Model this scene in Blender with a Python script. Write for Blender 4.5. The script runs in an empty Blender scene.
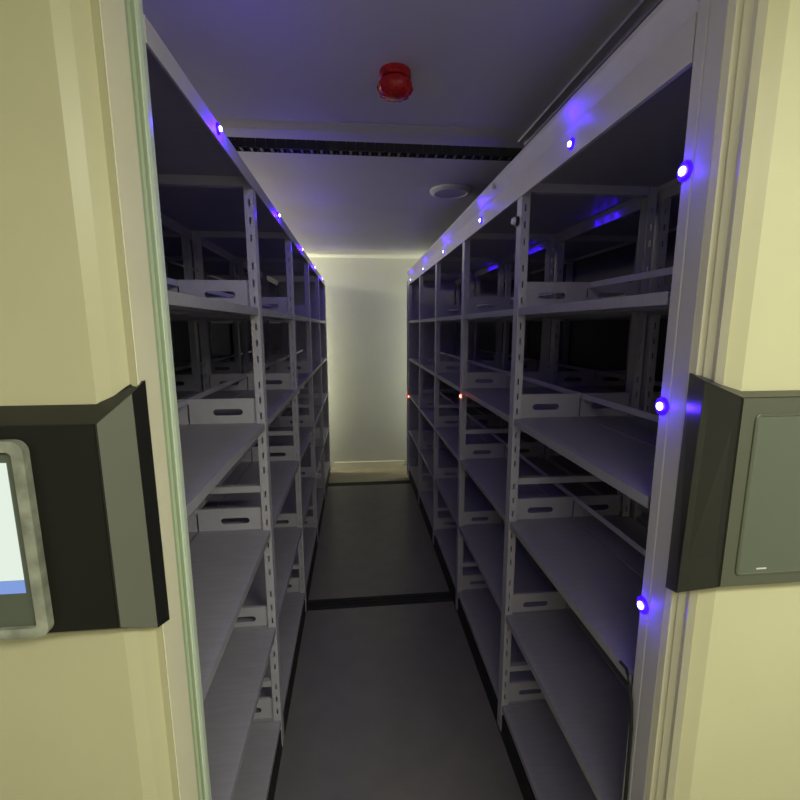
import bpy, bmesh, math, random
from mathutils import Matrix, Vector
random.seed(4)
SC = bpy.context.scene
COL = SC.collection
H = 2.12                      # camera height above the floor; heights below are given from the eye level

# ------------------------------------------------------------------ materials
def mat(name, col, rough=.5, metal=0., noise=.0, scale=30., bump=.0, emit=None, estr=0., spec=.5, stretch=None):
    m = bpy.data.materials.new(name); m.use_nodes = True
    nt = m.node_tree; b = nt.nodes['Principled BSDF']
    b.inputs['Base Color'].default_value = (*col, 1)
    b.inputs['Roughness'].default_value = rough
    b.inputs['Metallic'].default_value = metal
    b.inputs['Specular IOR Level'].default_value = spec
    if emit:
        b.inputs['Emission Color'].default_value = (*emit, 1)
        b.inputs['Emission Strength'].default_value = estr
    if noise or bump:
        tc = nt.nodes.new('ShaderNodeTexCoord'); mp = nt.nodes.new('ShaderNodeMapping')
        nz = nt.nodes.new('ShaderNodeTexNoise'); nz.inputs['Scale'].default_value = scale
        nz.inputs['Detail'].default_value = 4
        if stretch: mp.inputs['Scale'].default_value = stretch
        nt.links.new(tc.outputs['Object'], mp.inputs[0]); nt.links.new(mp.outputs[0], nz.inputs['Vector'])
        if noise:
            r = nt.nodes.new('ShaderNodeValToRGB')
            r.color_ramp.elements[0].position = .3; r.color_ramp.elements[1].position = .7
            r.color_ramp.elements[0].color = (*[c * (1 - noise) for c in col], 1)
            r.color_ramp.elements[1].color = (*[min(1, c * (1 + noise)) for c in col], 1)
            nt.links.new(nz.outputs['Fac'], r.inputs[0]); nt.links.new(r.outputs[0], b.inputs['Base Color'])
        if bump:
            bp = nt.nodes.new('ShaderNodeBump'); bp.inputs['Strength'].default_value = bump
            bp.inputs['Distance'].default_value = .002
            nt.links.new(nz.outputs['Fac'], bp.inputs['Height']); nt.links.new(bp.outputs[0], b.inputs['Normal'])
    return m

M = dict(
    paint=mat('grey_shelf_paint', (.485, .46, .53), .42, noise=.05, scale=14, bump=.05),
    board=mat('grey_shelf_board', (.345, .325, .385), .42, noise=.06, scale=10, stretch=(1, 8, 1)),
    cream=mat('cream_panel_paint', (.565, .535, .34), .38, noise=.03, scale=4),
    mould=mat('cream_moulding', (.88, .83, .62), .38, noise=.03, scale=6),
    seal=mat('green_seal', (.50, .60, .38), .3),
    mint=mat('mint_edge', (.74, .84, .68), .3),
    edge=mat('grey_edge_profile', (.56, .53, .585), .42, noise=.03, scale=9),
    black=mat('black_plastic', (.018, .018, .017), .32, bump=.04, scale=200),
    blackm=mat('black_rubber', (.010, .010, .010), .65, noise=.3, scale=30),
    gloss=mat('black_glossy_face', (.012, .011, .009), .42, spec=.25),
    bevelk=mat('black_bevel', (.035, .036, .030), .38),
    bevelm=mat('dark_grey_bevel', (.14, .145, .115), .38),
    film=mat('clear_film', (.30, .31, .25), .25, noise=.35, scale=22, bump=.6),
    screen=mat('lit_screen', (.02, .02, .02), .15, emit=(.72, .82, .72), estr=.95),
    screenb=mat('lit_screen_blue', (.02, .02, .03), .15, emit=(.22, .36, .80), estr=.8),
    glassd=mat('dark_screen_glass', (.10, .115, .085), .15),
    framed=mat('screen_frame_grey', (.080, .085, .060), .35),
    ceil=mat('ceiling_paint', (.62, .60, .56), .6, noise=.04, scale=1.5),
    trim=mat('pale_trim_paint', (.82, .80, .62), .5),
    dark=mat('side_wall_painted_shade', (.06, .058, .085), .6, noise=.1, scale=3),  # wall colour darkened to stand in for the shade behind the rows
    wall=mat('wall_paint', (.66, .67, .58), .6, noise=.03, scale=2),
    floor=mat('concrete_floor', (.24, .205, .145), .5, noise=.1, scale=5),
    panel=mat('grey_floor_board', (.15, .14, .135), .33, noise=.08, scale=7, bump=.05),
    led=mat('blue_led', (.6, .6, 1), .3, emit=(.60, .66, 1.0), estr=9),
    ledhalo=mat('blue_led_halo', (.03, .01, .3), .3, emit=(.035, .0, 1.0), estr=1.6),  # halo of the light put into an emissive surround
    rled=mat('red_led', (.5, .05, .05), .3, emit=(1, .10, .06), estr=14),
    red=mat('red_alarm', (.50, .012, .008), .25, noise=.25, scale=40),
    white=mat('white_plastic', (.62, .61, .60), .35),
    chrome=mat('silver', (.7, .7, .7), .3, metal=1.),
)

# ------------------------------------------------------------------ mesh helpers
class MB:
    def __init__(s): s.bm = bmesh.new()
    def box(s, x0, x1, y0, y1, z0, z1):
        x0, x1 = sorted((x0, x1)); y0, y1 = sorted((y0, y1)); z0, z1 = sorted((z0, z1))
        v = [s.bm.verts.new((x, y, z)) for x in (x0, x1) for y in (y0, y1) for z in (z0, z1)]
        for f in ((0,1,3,2),(4,6,7,5),(0,4,5,1),(2,3,7,6),(0,2,6,4),(1,5,7,3)): s.bm.faces.new([v[i] for i in f])
        return s
    def prism(s, pts, axis, a, b):
        """closed outline pts extruded along an axis ('x': pts=(y,z); 'y': pts=(x,z); 'z': pts=(x,y))"""
        def P(p, t): return {'x': (t, p[0], p[1]), 'y': (p[0], t, p[1]), 'z': (p[0], p[1], t)}[axis]
        A = [s.bm.verts.new(P(p, a)) for p in pts]; B = [s.bm.verts.new(P(p, b)) for p in pts]
        n = len(pts)
        s.bm.faces.new(A); s.bm.faces.new(B[::-1])
        for i in range(n): s.bm.faces.new((A[i], B[i], B[(i+1) % n], A[(i+1) % n]))
        return s
    def loft(s, rings, cap=True):
        R = [[s.bm.verts.new(p) for p in r] for r in rings]; n = len(R[0])
        for a, b in zip(R, R[1:]):
            for i in range(n): s.bm.faces.new((a[i], a[(i+1) % n], b[(i+1) % n], b[i]))
        if cap: s.bm.faces.new(R[0][::-1]); s.bm.faces.new(R[-1])
        return s
    def lathe(s, prof, c=(0,0,0), axis='z', n=24):
        """prof: (radius, along) pairs"""
        rings = []
        for r, t in prof:
            ring = []
            for k in range(n):
                a = 2*math.pi*k/n; u, w = max(r, 1e-4)*math.cos(a), max(r, 1e-4)*math.sin(a)
                p = {'z': (u, w, t), 'y': (u, t, w), 'x': (t, u, w)}[axis]
                ring.append(tuple(p[i]+c[i] for i in range(3)))
            rings.append(ring)
        return s.loft(rings)
    def tube(s, path, r, n=8):
        rings = []
        P = [Vector(p) for p in path]
        for i, p in enumerate(P):
            t = (P[min(i+1, len(P)-1)] - P[max(i-1, 0)]).normalized()
            a = t.orthogonal().normalized(); b = t.cross(a)
            rings.append([tuple(p + r*(math.cos(2*math.pi*k/n)*a + math.sin(2*math.pi*k/n)*b)) for k in range(n)])
        return s.loft(rings)
    def build(s, name, m, parent=None, loc=(0,0,0), bevel=0, smooth=False):
        bmesh.ops.recalc_face_normals(s.bm, faces=s.bm.faces)
        me = bpy.data.meshes.new(name); s.bm.to_mesh(me); s.bm.free()
        me.materials.append(m)
        o = bpy.data.objects.new(name, me); COL.objects.link(o); o.location = loc
        if parent: o.parent = parent
        if bevel:
            b = o.modifiers.new('bevel', 'BEVEL'); b.width = bevel; b.segments = 2; b.limit_method = 'ANGLE'
        if smooth:
            for p in me.polygons: p.use_smooth = True
            me.set_sharp_from_angle(angle=math.radians(40))
        return o

def tag(o, label, cat, group=None):
    o['label'] = label; o['category'] = cat
    if group: o['group'] = group
    return o
def empty(name, loc): 
    o = bpy.data.objects.new(name, None); COL.objects.link(o); o.location = loc; o.empty_display_size = .1
    return o
def struct(o): o['kind'] = 'structure'; return o
def put(src, parent, loc):
    c = src.copy(); COL.objects.link(c); c.parent = parent; c.location = loc
    for ch in src.children:
        d = ch.copy(); COL.objects.link(d); d.parent = c
    return c

# ------------------------------------------------------------------ sheet metal pieces
def slotted_plate(mb, u0, u1, z0, z1, holes, y, t, fx):
    """plate facing -Y with rectangular / round-ended openings; fx maps local u to x"""
    us = sorted({u0, u1, *[h[0] for h in holes], *[h[1] for h in holes]})
    zs = sorted({z0, z1, *[h[2] for h in holes], *[h[3] for h in holes]})
    def hole(a, b): return any(h[0] < a < h[1] and h[2] < b < h[3] for h in holes)
    bm = mb.bm; V = {}
    def v(i, j, k):
        if (i, j, k) not in V: V[i, j, k] = bm.verts.new((fx(us[i]), y + (t if k else 0), zs[j]))
        return V[i, j, k]
    solid = {(i, j) for i in range(len(us)-1) for j in range(len(zs)-1)
             if not hole((us[i]+us[i+1])/2, (zs[j]+zs[j+1])/2)}
    for i, j in solid:
        for k in (0, 1): bm.faces.new((v(i,j,k), v(i+1,j,k), v(i+1,j+1,k), v(i,j+1,k)))
        for di, dj, a, b in ((-1,0,(i,j),(i,j+1)), (1,0,(i+1,j),(i+1,j+1)), (0,-1,(i,j),(i+1,j)), (0,1,(i,j+1),(i+1,j+1))):
            if (i+di, j+dj) not in solid:
                bm.faces.new((v(*a,0), v(*b,0), v(*b,1), v(*a,1)))

def obround_plate(mb, u0, u1, z0, z1, h, y, t, fx):
    """plate with one round-ended slot h=(ua,ub,za,zb)"""
    ua, ub, za, zb = h; r = (zb-za)/2; zc = (za+zb)/2; n = 8
    pts = [(ua+r - r*math.sin(math.pi*k/n), zc - r*math.cos(math.pi*k/n)) for k in range(n+1)]      # left end, bottom to top
    pts += [(ub-r + r*math.sin(math.pi*k/n), zc + r*math.cos(math.pi*k/n)) for k in range(n+1)]     # right end, top to bottom
    N = len(pts); out = []
    for i, (pu, pz) in enumerate(pts):
        if i <= n: q = (u0 + (ua+r-u0)*0, z0 + (z1-z0)*(i/n))
        else: q = (u1, z1 - (z1-z0)*((i-n-1)/n))
        out.append(q)
    bm = mb.bm
    for k in (0, 1):
        pass
    I = [[bm.verts.new((fx(p[0]), y + t*k, p[1])) for p in pts] for k in (0, 1)]
    O = [[bm.verts.new((fx(p[0]), y + t*k, p[1])) for p in out] for k in (0, 1)]
    for i in range(N):
        j = (i+1) % N
        for k in (0, 1): bm.faces.new((I[k][i], I[k][j], O[k][j], O[k][i]))
        bm.faces.new((I[0][i], I[0][j], I[1][j], I[1][i])); bm.faces.new((O[0][i], O[0][j], O[1][j], O[1][i]))

LIP = [.0495, -.4500, -.9533, -1.449, -1.965]      # underside of each shelf lip (from eye level)
ZTOP = .547
DEPTH = .61

def shelving_row(side, face, ys, name_label, cornice, xl):
    """side +1: row right of the aisle (grows towards +X), -1: left"""
    y0 = ys[0]
    root = empty('mobile_shelving_row', (face, y0, 0))
    tag(root, name_label, 'shelving', None)
    fx = lambda u: side*u                           # local, relative to the root
    Z = lambda z: z + H
    bay = ys[2]-ys[1]
    # --- upright post: channel with slots in the face towards the camera
    def post(back):
        mb = MB(); holes = []
        zz = .50 + H
        while zz > .12:
            for k in range(3):
                c = zz - k*.069
                if c > .08: holes.append((.013, .020, c-.014, c+.014))
            zz -= .2495
        f = (lambda u: fx(DEPTH-u)) if back else fx
        slotted_plate(mb, 0, .037, .03, Z(.60), holes, 0, .002, f)
        mb.box(f(0), f(.002), 0.002, .055, .03, Z(.60))
        mb.box(f(.002), f(.037), .053, .055, .03, Z(.60))
        return mb
    pf = post(False).build('upright_post', M['paint'], root); pb = post(True).build('upright_post', M['paint'], root)
    # --- bracket plates between the posts (front half, back half)
    def bracket(u0, u1, h0, h1):
        mb = MB()
        obround_plate(mb, u0, u1, 0, .112, (h0, h1, .038, .066), 0, .0025, fx)
        mb.box(fx(u0), fx(u1), .0025, .014, .1095, .112)
        return mb.build('shelf_bracket', M['paint'], root)
    bf = bracket(.039, .3255, .098, .225); bb = bracket(.3325, .572, .385, .512)
    # --- struts and top beam
    st = MB().box(fx(.039), fx(.572), .004, .030, 0, .030).build('cross_strut', M['paint'], root)
    tb = MB().box(fx(.039), fx(.572), .004, .040, 0, .036).build('top_beam', M['paint'], root)
    # --- shelves
    def shelf(u0, u1, L, front):
        mb = MB()
        mb.box(fx(u0), fx(u1), 0, L, .026, .030)
        a, b = (u0, u0+.0025) if front else (u1-.0025, u1)
        mb.box(fx(a), fx(b), 0, L, 0, .026)                      # lip
        a, b = (u0+.0025, u0+.016) if front else (u1-.016, u1-.0025)
        mb.box(fx(a), fx(b), 0, L, 0, .0025)                     # return of the lip
        for q in (.33, .66):                                     # stiffening channels under the board
            c = u0+(u1-u0)*q
            mb.box(fx(c-.02), fx(c+.02), .01, L-.01, .012, .0255)
        return mb.build('shelf', M['board'], root)
    srcs = {}
    for bi in range(len(ys)-1):
        ya, yb = ys[bi]+.002, ys[bi+1]-.002
        L = round(yb-ya, 4)
        if L not in srcs:
            s1 = shelf(.003, .3255, L, True); s2 = shelf(.3325, .607, L, False)
            rl = MB().box(fx(.326), fx(.332), .0, L, 0, .024).build('stop_rail', M['paint'], root)
            srcs[L] = [s1, s2, rl, 0]
        for lv in LIP:
            for k in range(2):
                s = srcs[L][k]
                loc = (0, ya-y0, Z(lv))
                if srcs[L][3] & (1 << k): put(s, root, loc)
                else: s.location = loc; srcs[L][3] |= 1 << k
            s = srcs[L][2]; loc = (0, ya-y0, Z(lv+.1195))
            if srcs[L][3] & 4: put(s, root, loc)
            else: s.location = loc; srcs[L][3] |= 4
    first = True
    for i, y in enumerate(ys):
        yy = y - y0 + (.0 if i else -.0)
        if i == 1: pf.location = (0, yy, 0); pb.location = (0, yy, 0)
        elif i: put(pf, root, (0, yy, 0)); put(pb, root, (0, yy, 0))
        for j, lv in enumerate(LIP):
            loc = (0, yy+.018, Z(lv+(.034, .028, .022, .015, .027)[j]))
            if first and j == 0: bf.location = loc; bb.location = loc
            else: put(bf, root, loc); put(bb, root, loc)
        for j, z in enumerate((-.74, -1.745)):
            if i == 0: continue
            if i == 1 and j == 0: st.location = (0, yy, Z(z))
            else: put(st, root, (0, yy, Z(z)))
        if i == 1: tb.location = (0, yy, Z(.565))
        elif i: put(tb, root, (0, yy, Z(.565)))
        first = False
    ye = ys[-1]+.06-y0
    ya = -.01
    # --- top board, fascias, plinth
    MB().box(fx(.012), fx(DEPTH+(.005 if cornice else .024)), ya, ye, Z(.601), Z(.6055 if not cornice else .618)).build('top_board', M['board'], root)
    t = MB()
    if cornice:
        t.prism([(fx(u), Z(z)) for u, z in ((-.004, ZTOP), (-.004, .640), (.008, .646), (-.004, .668), (-.022, .700), (-.022, .714), (-.012, .714), (-.010, .704), (.012, .655), (.012, .612), (.008, .608), (.008, ZTOP))], 'y', ya, ye)
    else:
        t.prism([(fx(u), Z(z)) for u, z in ((-.004, .556), (-.004, .606), (.014, .606), (.014, .6025), (.002, .6025), (.002, .556))], 'y', ya, ye)
    t.build('top_rail', M['edge'], root)
    MB().box(fx(DEPTH), fx(DEPTH+.004), ya, ye, Z(.578), Z(.6005)).build('rear_rail', M['edge'], root)
    MB().box(fx(.004), fx(DEPTH-.004), ya+.0, ye, .004, Z(-1.992)).build('plinth', M['blackm'], root)
    # --- far end sheet
    MB().box(fx(-.0215 if cornice else -.004), fx(DEPTH+(.007 if cornice else .0255)), ye+.001, ye+.006, .03, Z(.60)).build('rear_panel', M['paint'], root)
    return root

# ------------------------------------------------------------------ end panels with the touch control boxes
def LX(p, root): return (p[0]-root.location.x, p[1]-root.location.y)
def end_panel(root, prof, outer_x, zt, mould_pts):
    """prof: (x,y) outline of the front face, from the flat outwards to the aisle edge"""
    o = root.location
    front = [(outer_x, prof[0][1])] + prof
    # thin shell outline: front face and an inner offset
    back_y = .905
    pts = [(p[0]-o.x, p[1]-o.y) for p in front] + [(front[-1][0]-o.x, back_y-o.y+.0), (outer_x-o.x, back_y-o.y)]
    e = MB().prism(pts, 'z', .035, H+zt).build('end_panel', M['cream'], root)
    return e

# right row -----------------------------------------------------------------
FR, FL = .7163, -.404
YR = [.972, 1.92, 2.92, 3.92, 4.92, 5.92]
YL = [1.030, 1.95, 3.02, 4.09, 5.16, 6.23]
right = shelving_row(+1, FR, YR, 'grey steel shelving row right of the aisle, blue lights along its top rail', True, 0)
left = shelving_row(-1, FL, YL, 'grey steel shelving row left of the aisle, behind the cream panel with the lit screen', False, 0)

def copy_row(src, x, label):
    r = src.copy(); COL.objects.link(r); r.location = (x, src.location.y, 0); r['label'] = label
    for ch in src.children:
        c = ch.copy(); COL.objects.link(c); c.parent = r
    return r
right2 = copy_row(right, FR+.640, 'grey steel shelving row seen through the right row, farthest right from the aisle')
left2 = copy_row(left, FL-.640, 'grey steel shelving row seen through the left row, farthest left from the aisle')

def loc_pts(root, pts): return [(p[0]-root.location.x, p[1]-root.location.y) for p in pts]

# cream front, right: flat, chamfer, step, aisle edge
def right_front(root, dx=0):
    sh = lambda pts: loc_pts(root, [(x+dx, y) for x, y in pts])
    p = MB().prism(sh([(FR+.615, .788), (.757, .788), (.7285, .805), (.7285, .86), (FR+.012, .905), (FR+.615, .905)]), 'z', .035, H+.80).build('end_panel', M['cream'], root)
    MB().prism(sh([(.7275, .800), (.7215, .815), (.7245, .828), (.7185, .842), (.7235, .850), (FR-.001, .858), (FR-.001, .878), (.7275, .878)]), 'z', .036, H+.799).build('moulding', M['mould'], p)
    e = MB().prism(sh([(FR-.002, .8785), (FR-.002, .921), (FR+.0005, .923), (FR+.0005, .927), (FR-.002, .929), (FR-.002, .957), (FR+.030, .957), (FR+.030, .963), (FR+.615, .963), (FR+.615, .9055), (.7280, .9055), (.7280, .8785)]), 'z', .035, H+.80).build('edge_profile', M['edge'], p)
    return p
ep = right_front(right)
right_front(right2, .640)

def left_front(root, dx=0):
    sh = lambda pts: loc_pts(root, [(x+dx, y) for x, y in pts])
    p = MB().prism(sh([(FL-.634, .830), (-.466, .830), (-.444, .844), (-.4235, .866), (-.4090, .8610), (-.4085, .8635), (-.414, .8638), (-.414, .905), (FL-.634, .905)]), 'z', .035, H+.80).build('end_panel', M['cream'], root)
    MB().prism(sh([(-.4135, .8642), (-.4070, .8645), (-.3995, .935), (-.4035, .940), (-.4135, .940)]), 'z', .036, H+.799).build('moulding', M['mould'], p)
    MB().prism(sh([(-.408, .9405), (-.406, .960), (-.4095, .966), (-.4055, .972), (-.4055, .990), (-.4135, .990), (-.4135, .9405)]), 'z', .036, H+.799).build('seal_strip', M['seal'], p)
    MB().prism(sh([(FL+.001, .9905), (FL+.003, 1.000), (FL+.002, 1.019), (-.412, 1.019), (FL-.634, 1.022), (FL-.634, 1.000), (-.4135, .9905)]), 'z', .035, H+.80).build('edge_profile', M['mint'], p)
    return p
left_front(left)
left_front(left2, -.640)

def hexa(mb, top, bot): mb.loft([bot, top])
# control box, left.  outline order: outer back, outer front, front corner, wing front, wing back, rear inner
def cbox(root, top, bot):
    o = root.location
    T = [(x-o.x, y-o.y, z+H) for x, y, z in top]; B = [(x-o.x, y-o.y, z+H) for x, y, z in bot]
    return T, B
# left box
LT = [(-.90, .829, -.136), (-.90, .785, -.162), (-.447, .785, -.162), (-.404, .830, -.117), (-.400, .876, -.099), (-.4225, .8655, -.105), (-.466, .829, -.136)]
LB = [(-.90, .829, -.585), (-.90, .785, -.552), (-.447, .785, -.552), (-.402, .833, -.590), (-.400, .880, -.606), (-.4225, .8655, -.606), (-.466, .829, -.585)]
RT = [(1.20, .787, -.127), (1.20, .750, -.133), (.725, .750, -.133), (.692, .805, -.108), (.7135, .874, -.099), (.7283, .842, -.105), (.757, .787, -.127)]
RB = [(1.20, .787, -.545), (1.20, .750, -.524), (.725, .750, -.524), (.679, .803, -.568), (.7100, .874, -.602), (.7283, .842, -.600), (.757, .787, -.545)]

def control_box(root, top, bot, lit):
    T, B = cbox(root, top, bot)
    b = MB().loft([B, T]).build('control_box', M['black'], root)
    # separate skins: front plate and the bevelled wing plate, 2 mm proud
    s = 1 if top[0][0] < 0 else -1
    def skin(name, m, ia, ib, inset, t=.002):
        p = [Vector(B[ia]), Vector(B[ib]), Vector(T[ib]), Vector(T[ia])]
        n = (p[1]-p[0]).cross(p[3]-p[0]).normalized()
        if n.y > 0: n = -n
        c = sum(p, Vector())/4
        q = []
        for v in p:
            d = c-v; d.z = 0; l = d.length
            w = v + d*(inset/l) + Vector((0, 0, inset if v.z < c.z else -inset)); q.append(w)
        return MB().loft([[tuple(v+n*.0003) for v in q], [tuple(v+n*t) for v in q]]).build(name, m, b)
    skin('front_plate', M['gloss'] if lit else M['framed'], 1, 2, .002)
    skin('side_plate', M['bevelm'] if lit else M['bevelk'], 2, 3, .0015)
    return b
lb = control_box(left, LT, LB, True); rb = control_box(right, RT, RB, False)

def rect_ring(mb, x0, x1, z0, z1, w, y0, y1, r=.012, n=5):
    def rr(x0, x1, z0, z1, r):
        out = []
        for cx, cz, a0 in ((x1-r, z1-r, 0), (x0+r, z1-r, 90), (x0+r, z0+r, 180), (x1-r, z0+r, 270)):
            for k in range(n+1):
                a = math.radians(a0+90*k/n); out.append((cx+r*math.cos(a), cz+r*math.sin(a)))
        return out
    O = rr(x0, x1, z0, z1, r); I = rr(x0+w, x1-w, z0+w, z1-w, max(.002, r-w*.6)); N = len(O)
    rings = [[(p[0], y, p[1]) for p in ring] for ring, y in ((O, y1), (O, y0+.001), ([((a[0]*.8+b[0]*.2), (a[1]*.8+b[1]*.2)) for a, b in zip(O, I)], y0), ([((a[0]*.2+b[0]*.8), (a[1]*.2+b[1]*.8)) for a, b in zip(O, I)], y0), (I, y0+.001), (I, y1))]
    R = [[mb.bm.verts.new(p) for p in r_] for r_ in rings]
    for a in range(6):
        A, B_ = R[a], R[(a+1) % 6]
        for i in range(N): mb.bm.faces.new((A[i], A[(i+1) % N], B_[(i+1) % N], B_[i]))
ox, oy = left.location.x, left.location.y
mb = MB(); rect_ring(mb, -.86-ox, -.556-ox, H-.548, H-.186, .019, .766-oy, .7825-oy, r=.02)
sf = mb.build('screen_frame', M['film'], lb, smooth=True)
MB().box(-.842-ox, -.573-ox, .776-oy, .7825-oy, H-.531, H-.209).build('screen_glass', M['glassd'], lb)
MB().box(-.825-ox, -.590-ox, .7745-oy, .7757-oy, H-.439, H-.225).build('screen', M['screen'], lb)
MB().box(-.825-ox, -.590-ox, .7745-oy, .7757-oy, H-.464, H-.440).build('screen_bar', M['screenb'], lb)
ox, oy = right.location.x, right.location.y
mb = MB(); rect_ring(mb, .755-ox, 1.14-ox, H-.500, H-.165, .006, .7455-oy, .7475-oy, r=.012)
mb.build('screen_frame', M['framed'], rb)
MB().box(.761-ox, 1.134-ox, .7462-oy, .7475-oy, H-.494, H-.171).build('screen', M['glassd'], rb)
MB().box(.800-ox, .822-ox, .7455-oy, .7460-oy, H-.487, H-.484).build('screen_glint', M['white'], rb)  # white bar painted in for a small glint on the glass

# ------------------------------------------------------------------ lights on the rails
BLUE = (.055, .0, 1.0)
def add_light(name, loc, e, col, r=.012, parent=None):
    l = bpy.data.lights.new(name, 'POINT'); l.energy = e; l.color = col; l.shadow_soft_size = r
    o = bpy.data.objects.new(name, l); COL.objects.link(o)
    if parent: o.parent = parent; o.location = Vector(loc)-parent.location
    else: o.location = loc
    return o
def blue_led(root, s, x, y, z, e=.42, size=.0075, up=.0, out=.020):
    o = root.location
    d = MB().lathe([(0, .004), (size*.75, .006), (size, .007), (size, .0095), (size*.7, .012), (0, .013)], axis='x', n=14)
    ring = MB().lathe([(0, 0), (size*2.3, 0), (size*2.2, .004), (size*1.7, .0065), (0, .007)], axis='x', n=14)  # lens surround, its glow imitates the halo
    for m_ in (d, ring):
        if s > 0:
            for v in m_.bm.verts: v.co.x *= -1
    b = ring.build('indicator_light', M['ledhalo'], root, (x-o.x, y-o.y, z+H-o.z))
    d.build('lens', M['led'], b, smooth=True)
    add_light('blue_glow', (x - s*out, y, z+H+up), e, BLUE, .008, root)
YLED = [1.482 + 1.045*k for k in range(5)]
for k, y in enumerate(YLED):
    blue_led(right, +1, FR-.0042, y, .585, .24, .0085, .078, .036)
    blue_led(left, -1, FL+.0042, y, .588, 1.1, .0075, .004, .050)
for z in (.329, -.185, -.698):
    blue_led(right, +1, FR-.0022, .947, z, .20, .0095)
# lights on the rear face of the right row, shining into the gap to the next row
for y in (1.35, 2.36, 3.33, 4.36, 5.35):
    for dy in (-.09, 0, .09):
        add_light('blue_glow', (FR+DEPTH+.012, y+dy, .563+H), .028, (.04, .0, 1.0), .004, right)
# red lights and sensors
def red_led(root, x, y, z):
    o = root.location
    MB().lathe([(0, 0), (.011, -.0), (.011, -.005), (.006, -.011), (0, -.012)], axis='x', n=12).build('status_light', M['rled'], root, (x-o.x, y-o.y, z+H), smooth=True)
    add_light('red_glow', (x-.035, y, z+H), .01, (1, .05, .05), .006, root)
red_led(right, FR-.0005, 2.93, -.472); red_led(right, FR-.0005, 5.93, -.947)
o = right.location
kn = MB().lathe([(0, .0), (.022, .0), (.022, -.010), (0, -.012)], axis='x', n=18).build('sensor', M['black'], right, (FR-.0005-o.x, 1.962-o.y, .454+H), smooth=True)
MB().lathe([(0, -.010), (.016, -.0125), (.016, -.020), (.012, -.026), (0, -.028)], axis='x', n=18).build('sensor_cap', M['white'], kn, smooth=True)
MB().lathe([(0, .0), (.014, .0), (.014, -.008), (.009, -.014), (0, -.015)], axis='x', n=18).build('round_knob', M['white'], right, (FR-.0135-o.x, 2.27-o.y, .690+H), smooth=True)
# short black cable hanging at the near post of the right row
MB().tube([(.712, 1.012, -.915+H), (.7115, .985, -.913+H), (.706, .970, -.916+H), (.7035, .958, -.935+H), (.7045, .945, -.975+H), (.7065, .938, -1.05+H), (.7075, .935, -1.25+H), (.7075, .935, -1.9+H)], .0045).build('hanging_cable', M['blackm'], right, (-o.x, -o.y, 0), smooth=True)

# ------------------------------------------------------------------ ceiling fittings
CZ = H + .965
ch = empty('cable_chain', (.12, 2.40, CZ-.080))
tag(ch, 'black plastic cable chain crossing the aisle just below the ceiling', 'cable chain')
lm = MB()
lm.box(-.022, .026, -.030, -.025, -.022, .022); lm.box(-.022, .026, .025, .030, -.022, .022)
lm.box(-.006, .008, -.025, .025, -.022, -.018); lm.box(-.006, .008, -.025, .025, .018, .022)
lm.box(-.030, -.018, -.024, -.020, -.012, .012); lm.box(-.030, -.018, .020, .024, -.012, .012)
link = lm.build('chain_link', M['black'], ch, (-1.0, 0, 0), bevel=.002)
for k in range(1, 42): put(link, ch, (-1.0+k*.0485, 0, 0))
MB().tube([(-1.04, 0, -.004), (-.3, .004, -.006), (.4, -.004, -.005), (1.02, 0, -.004)], .008).build('cable', M['blackm'], ch, smooth=True)

for x in (-.92, .90):
    MB().box(-.012, .012, -.034, .034, -.028, -.024).box(-.012, .012, -.038, -.034, -.028, .0795).box(-.012, .012, .034, .038, -.028, .0795).build('hanger', M['paint'], ch, (x, 0, 0))
ln = tag(MB().lathe([(0, 0), (.150, 0), (.150, -.010), (.140, -.020), (.118, -.026), (.112, -.020), (.06, -.017), (0, -.016)], n=40)
    .build('ceiling_speaker', M['ceil'], None, (.702, 3.30, CZ-.0005), smooth=True), 'round white disc fitting flush on the ceiling near the right row', 'ceiling speaker')
al = empty('fire_alarm', (.170, 1.86, CZ)); tag(al, 'small red round fire alarm hanging from the ceiling over the aisle', 'alarm')
MB().lathe([(0, -.0005), (.060, -.0005), (.062, -.022), (.055, -.028), (0, -.028)], n=30).build('base', M['red'], al, smooth=True)
a = MB().lathe([(0, -.028), (.050, -.029), (.064, -.040), (.068, -.058), (.058, -.078), (.036, -.090), (0, -.095)], n=30).build('dome', M['red'], al, smooth=True)
mb = MB()
for k in range(12):
    t = math.pi*2*k/12
    mb.tube([((r_)*math.cos(t), (r_)*math.sin(t), z_) for r_, z_ in ((.068, -.052), (.0685, -.060), (.060, -.078), (.040, -.089))], .0025, 6)
mb.build('guard_rib', M['red'], al, smooth=True)

tr = MB().box(.871, .878, .2, 2.43, CZ-.012, CZ-.0005).box(.913, .921, .2, 2.45, CZ-.018, CZ-.0005)
tag(tr.build('ceiling_conduit', M['paint'], None), 'pair of thin grey conduits along the ceiling above the right row', 'conduit')

# ------------------------------------------------------------------ floor
def rail(y, label):
    r = empty('floor_rail', (.15, y, 0)); tag(r, label, 'rail', 'floor rails across the aisle')
    MB().prism([(-.062, .0005), (-.062, .006), (-.022, .006), (-.022, .0012), (.022, .0012), (.022, .006), (.062, .006), (.062, .0005)], 'x', -1.80, 1.80).build('rail_cover', M['blackm'], r)
    MB().prism([(-.012, .0014), (-.012, .005), (-.008, .0055), (.008, .0055), (.012, .005), (.012, .0014)], 'x', -1.80, 1.80).build('rail_head', M['blackm'], r)
rail(3.135, 'black floor rail crossing the middle of the aisle')
rail(5.765, 'black floor rail crossing the aisle at its far end by the wall')
def board(y0, y1, label):
    b = MB().box(-.412, .724, y0, y1, .0005, .004).build('floor_panel', M['panel'], None, (0, 0, 0), bevel=.001)
    tag(b, label, 'floor panel')
board(.30, 3.070, 'smooth dark grey floor panel in the near half of the aisle')
board(3.200, 5.700, 'smooth dark grey floor panel in the far half of the aisle')

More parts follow.
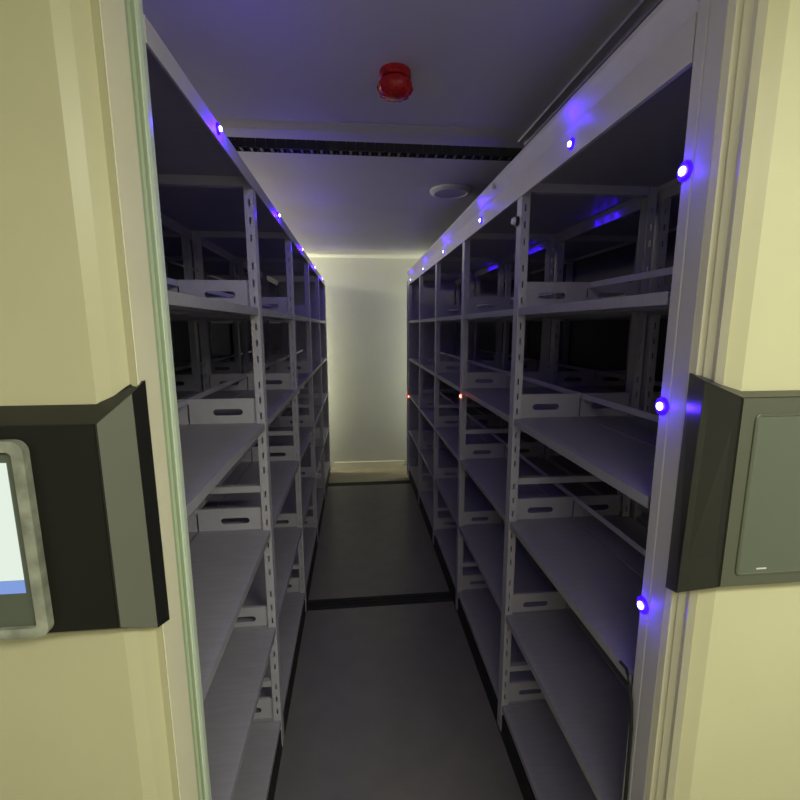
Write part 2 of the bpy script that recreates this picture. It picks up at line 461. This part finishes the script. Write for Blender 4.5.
XW0, XW1, YB, YF = -1.680, 1.9725, 6.50, -2.6
struct(MB().box(XW0, XW1, YF, YB, -.1, 0).build('floor', M['floor']))
struct(MB().box(XW0, XW1, YF, YB, CZ, CZ+.1).build('ceiling', M['ceil']))
struct(MB().box(XW0, XW1, YB, YB+.1, -.1, CZ+.1).build('wall_back', M['wall']))
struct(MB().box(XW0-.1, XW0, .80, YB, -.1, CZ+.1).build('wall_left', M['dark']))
struct(MB().box(XW0-.1, XW0, YF, .7999, -.1, CZ+.1).build('wall_front_left', M['wall']))
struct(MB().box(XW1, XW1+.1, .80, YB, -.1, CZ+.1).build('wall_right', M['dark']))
struct(MB().box(XW1, XW1+.1, YF, .7999, -.1, CZ+.1).build('wall_front_right', M['wall']))
struct(MB().box(XW0, XW1, YF-.1, YF, -.1, CZ+.1).build('wall_front', M['wall']))
struct(MB().box(-.35, .70, YB-.012, YB-.0005, .0005, .085).build('baseboard_back', M['trim']))
struct(MB().box(-.06, .56, 2.306, 2.316, CZ-.003, CZ-.0005).build('trim_1', M['ceil']))

# ------------------------------------------------------------------ lamps of the place, and added fill lights
def area(name, loc, rot, sx, sy, e, col):
    l = bpy.data.lights.new(name, 'AREA'); l.shape = 'RECTANGLE'; l.size = sx; l.size_y = sy; l.energy = e; l.color = col
    o = bpy.data.objects.new(name, l); COL.objects.link(o); o.location = loc; o.rotation_euler = rot; return o
area('corridor_ceiling_lamp', (1.15, -.75, CZ-.03), (0, 0, 0), 1.2, .30, 50, (.98, 1, .81))
area('corridor_ceiling_lamp', (-.10, -1.0, CZ-.03), (0, 0, 0), .9, .30, 15, (1, .97, .92))  # second, weaker lamp added to fill the right row's aisle side
area('left_ceiling_lamp', (-1.55, 4.2, CZ-.15), (0, math.radians(-95), 0), .2, 3.2, 17, (1, .96, .72))
area('far_wall_fill', (-1.30, 6.40, H-.35), (0, math.radians(-90), math.radians(4)), 2.3, .10, 34, (1, 1, .70))  # unseen fill light added behind the left row to brighten the far wall
area('far_wall_fill', (1.55, 6.33, H-.35), (0, math.radians(90), math.radians(-6)), 2.3, .10, 12, (.96, 1, .78))  # its added counterpart behind the right row, evens out the far wall

w = bpy.data.worlds.new('World'); SC.world = w; w.use_nodes = True
w.node_tree.nodes['Background'].inputs[0].default_value = (.02, .02, .025, 1)

# ------------------------------------------------------------------ camera
f, yaw, pitch, roll = 439.1269, .0998, .1652, -.0024
def ray(a, b):
    c, s = math.cos(-roll), math.sin(-roll); a, b = c*a-s*b, s*a+c*b
    d, u = 1., -b
    c, s = math.cos(pitch), math.sin(pitch); yy = c*d+s*u; z = -s*d+c*u
    c, s = math.cos(yaw), math.sin(yaw)
    return Vector((c*a+s*yy, -s*a+c*yy, z))
fw = ray(0, 0); rt = (ray(1, 0)-fw).normalized(); up = (ray(0, -1)-fw).normalized()
cam = bpy.data.cameras.new('camera'); co = bpy.data.objects.new('camera', cam); COL.objects.link(co)
R = Matrix((rt, up, -fw.normalized())).transposed()
co.matrix_world = Matrix.Translation((0, 0, H)) @ R.to_4x4()
cam.lens = f/800*36; cam.sensor_width = 36; cam.clip_start = .01
SC.camera = co
SC.view_settings.view_transform = 'Standard'; SC.view_settings.look = 'None'
SC.view_settings.gamma = 1; SC.view_settings.use_curve_mapping = False
SC.view_settings.exposure = .12
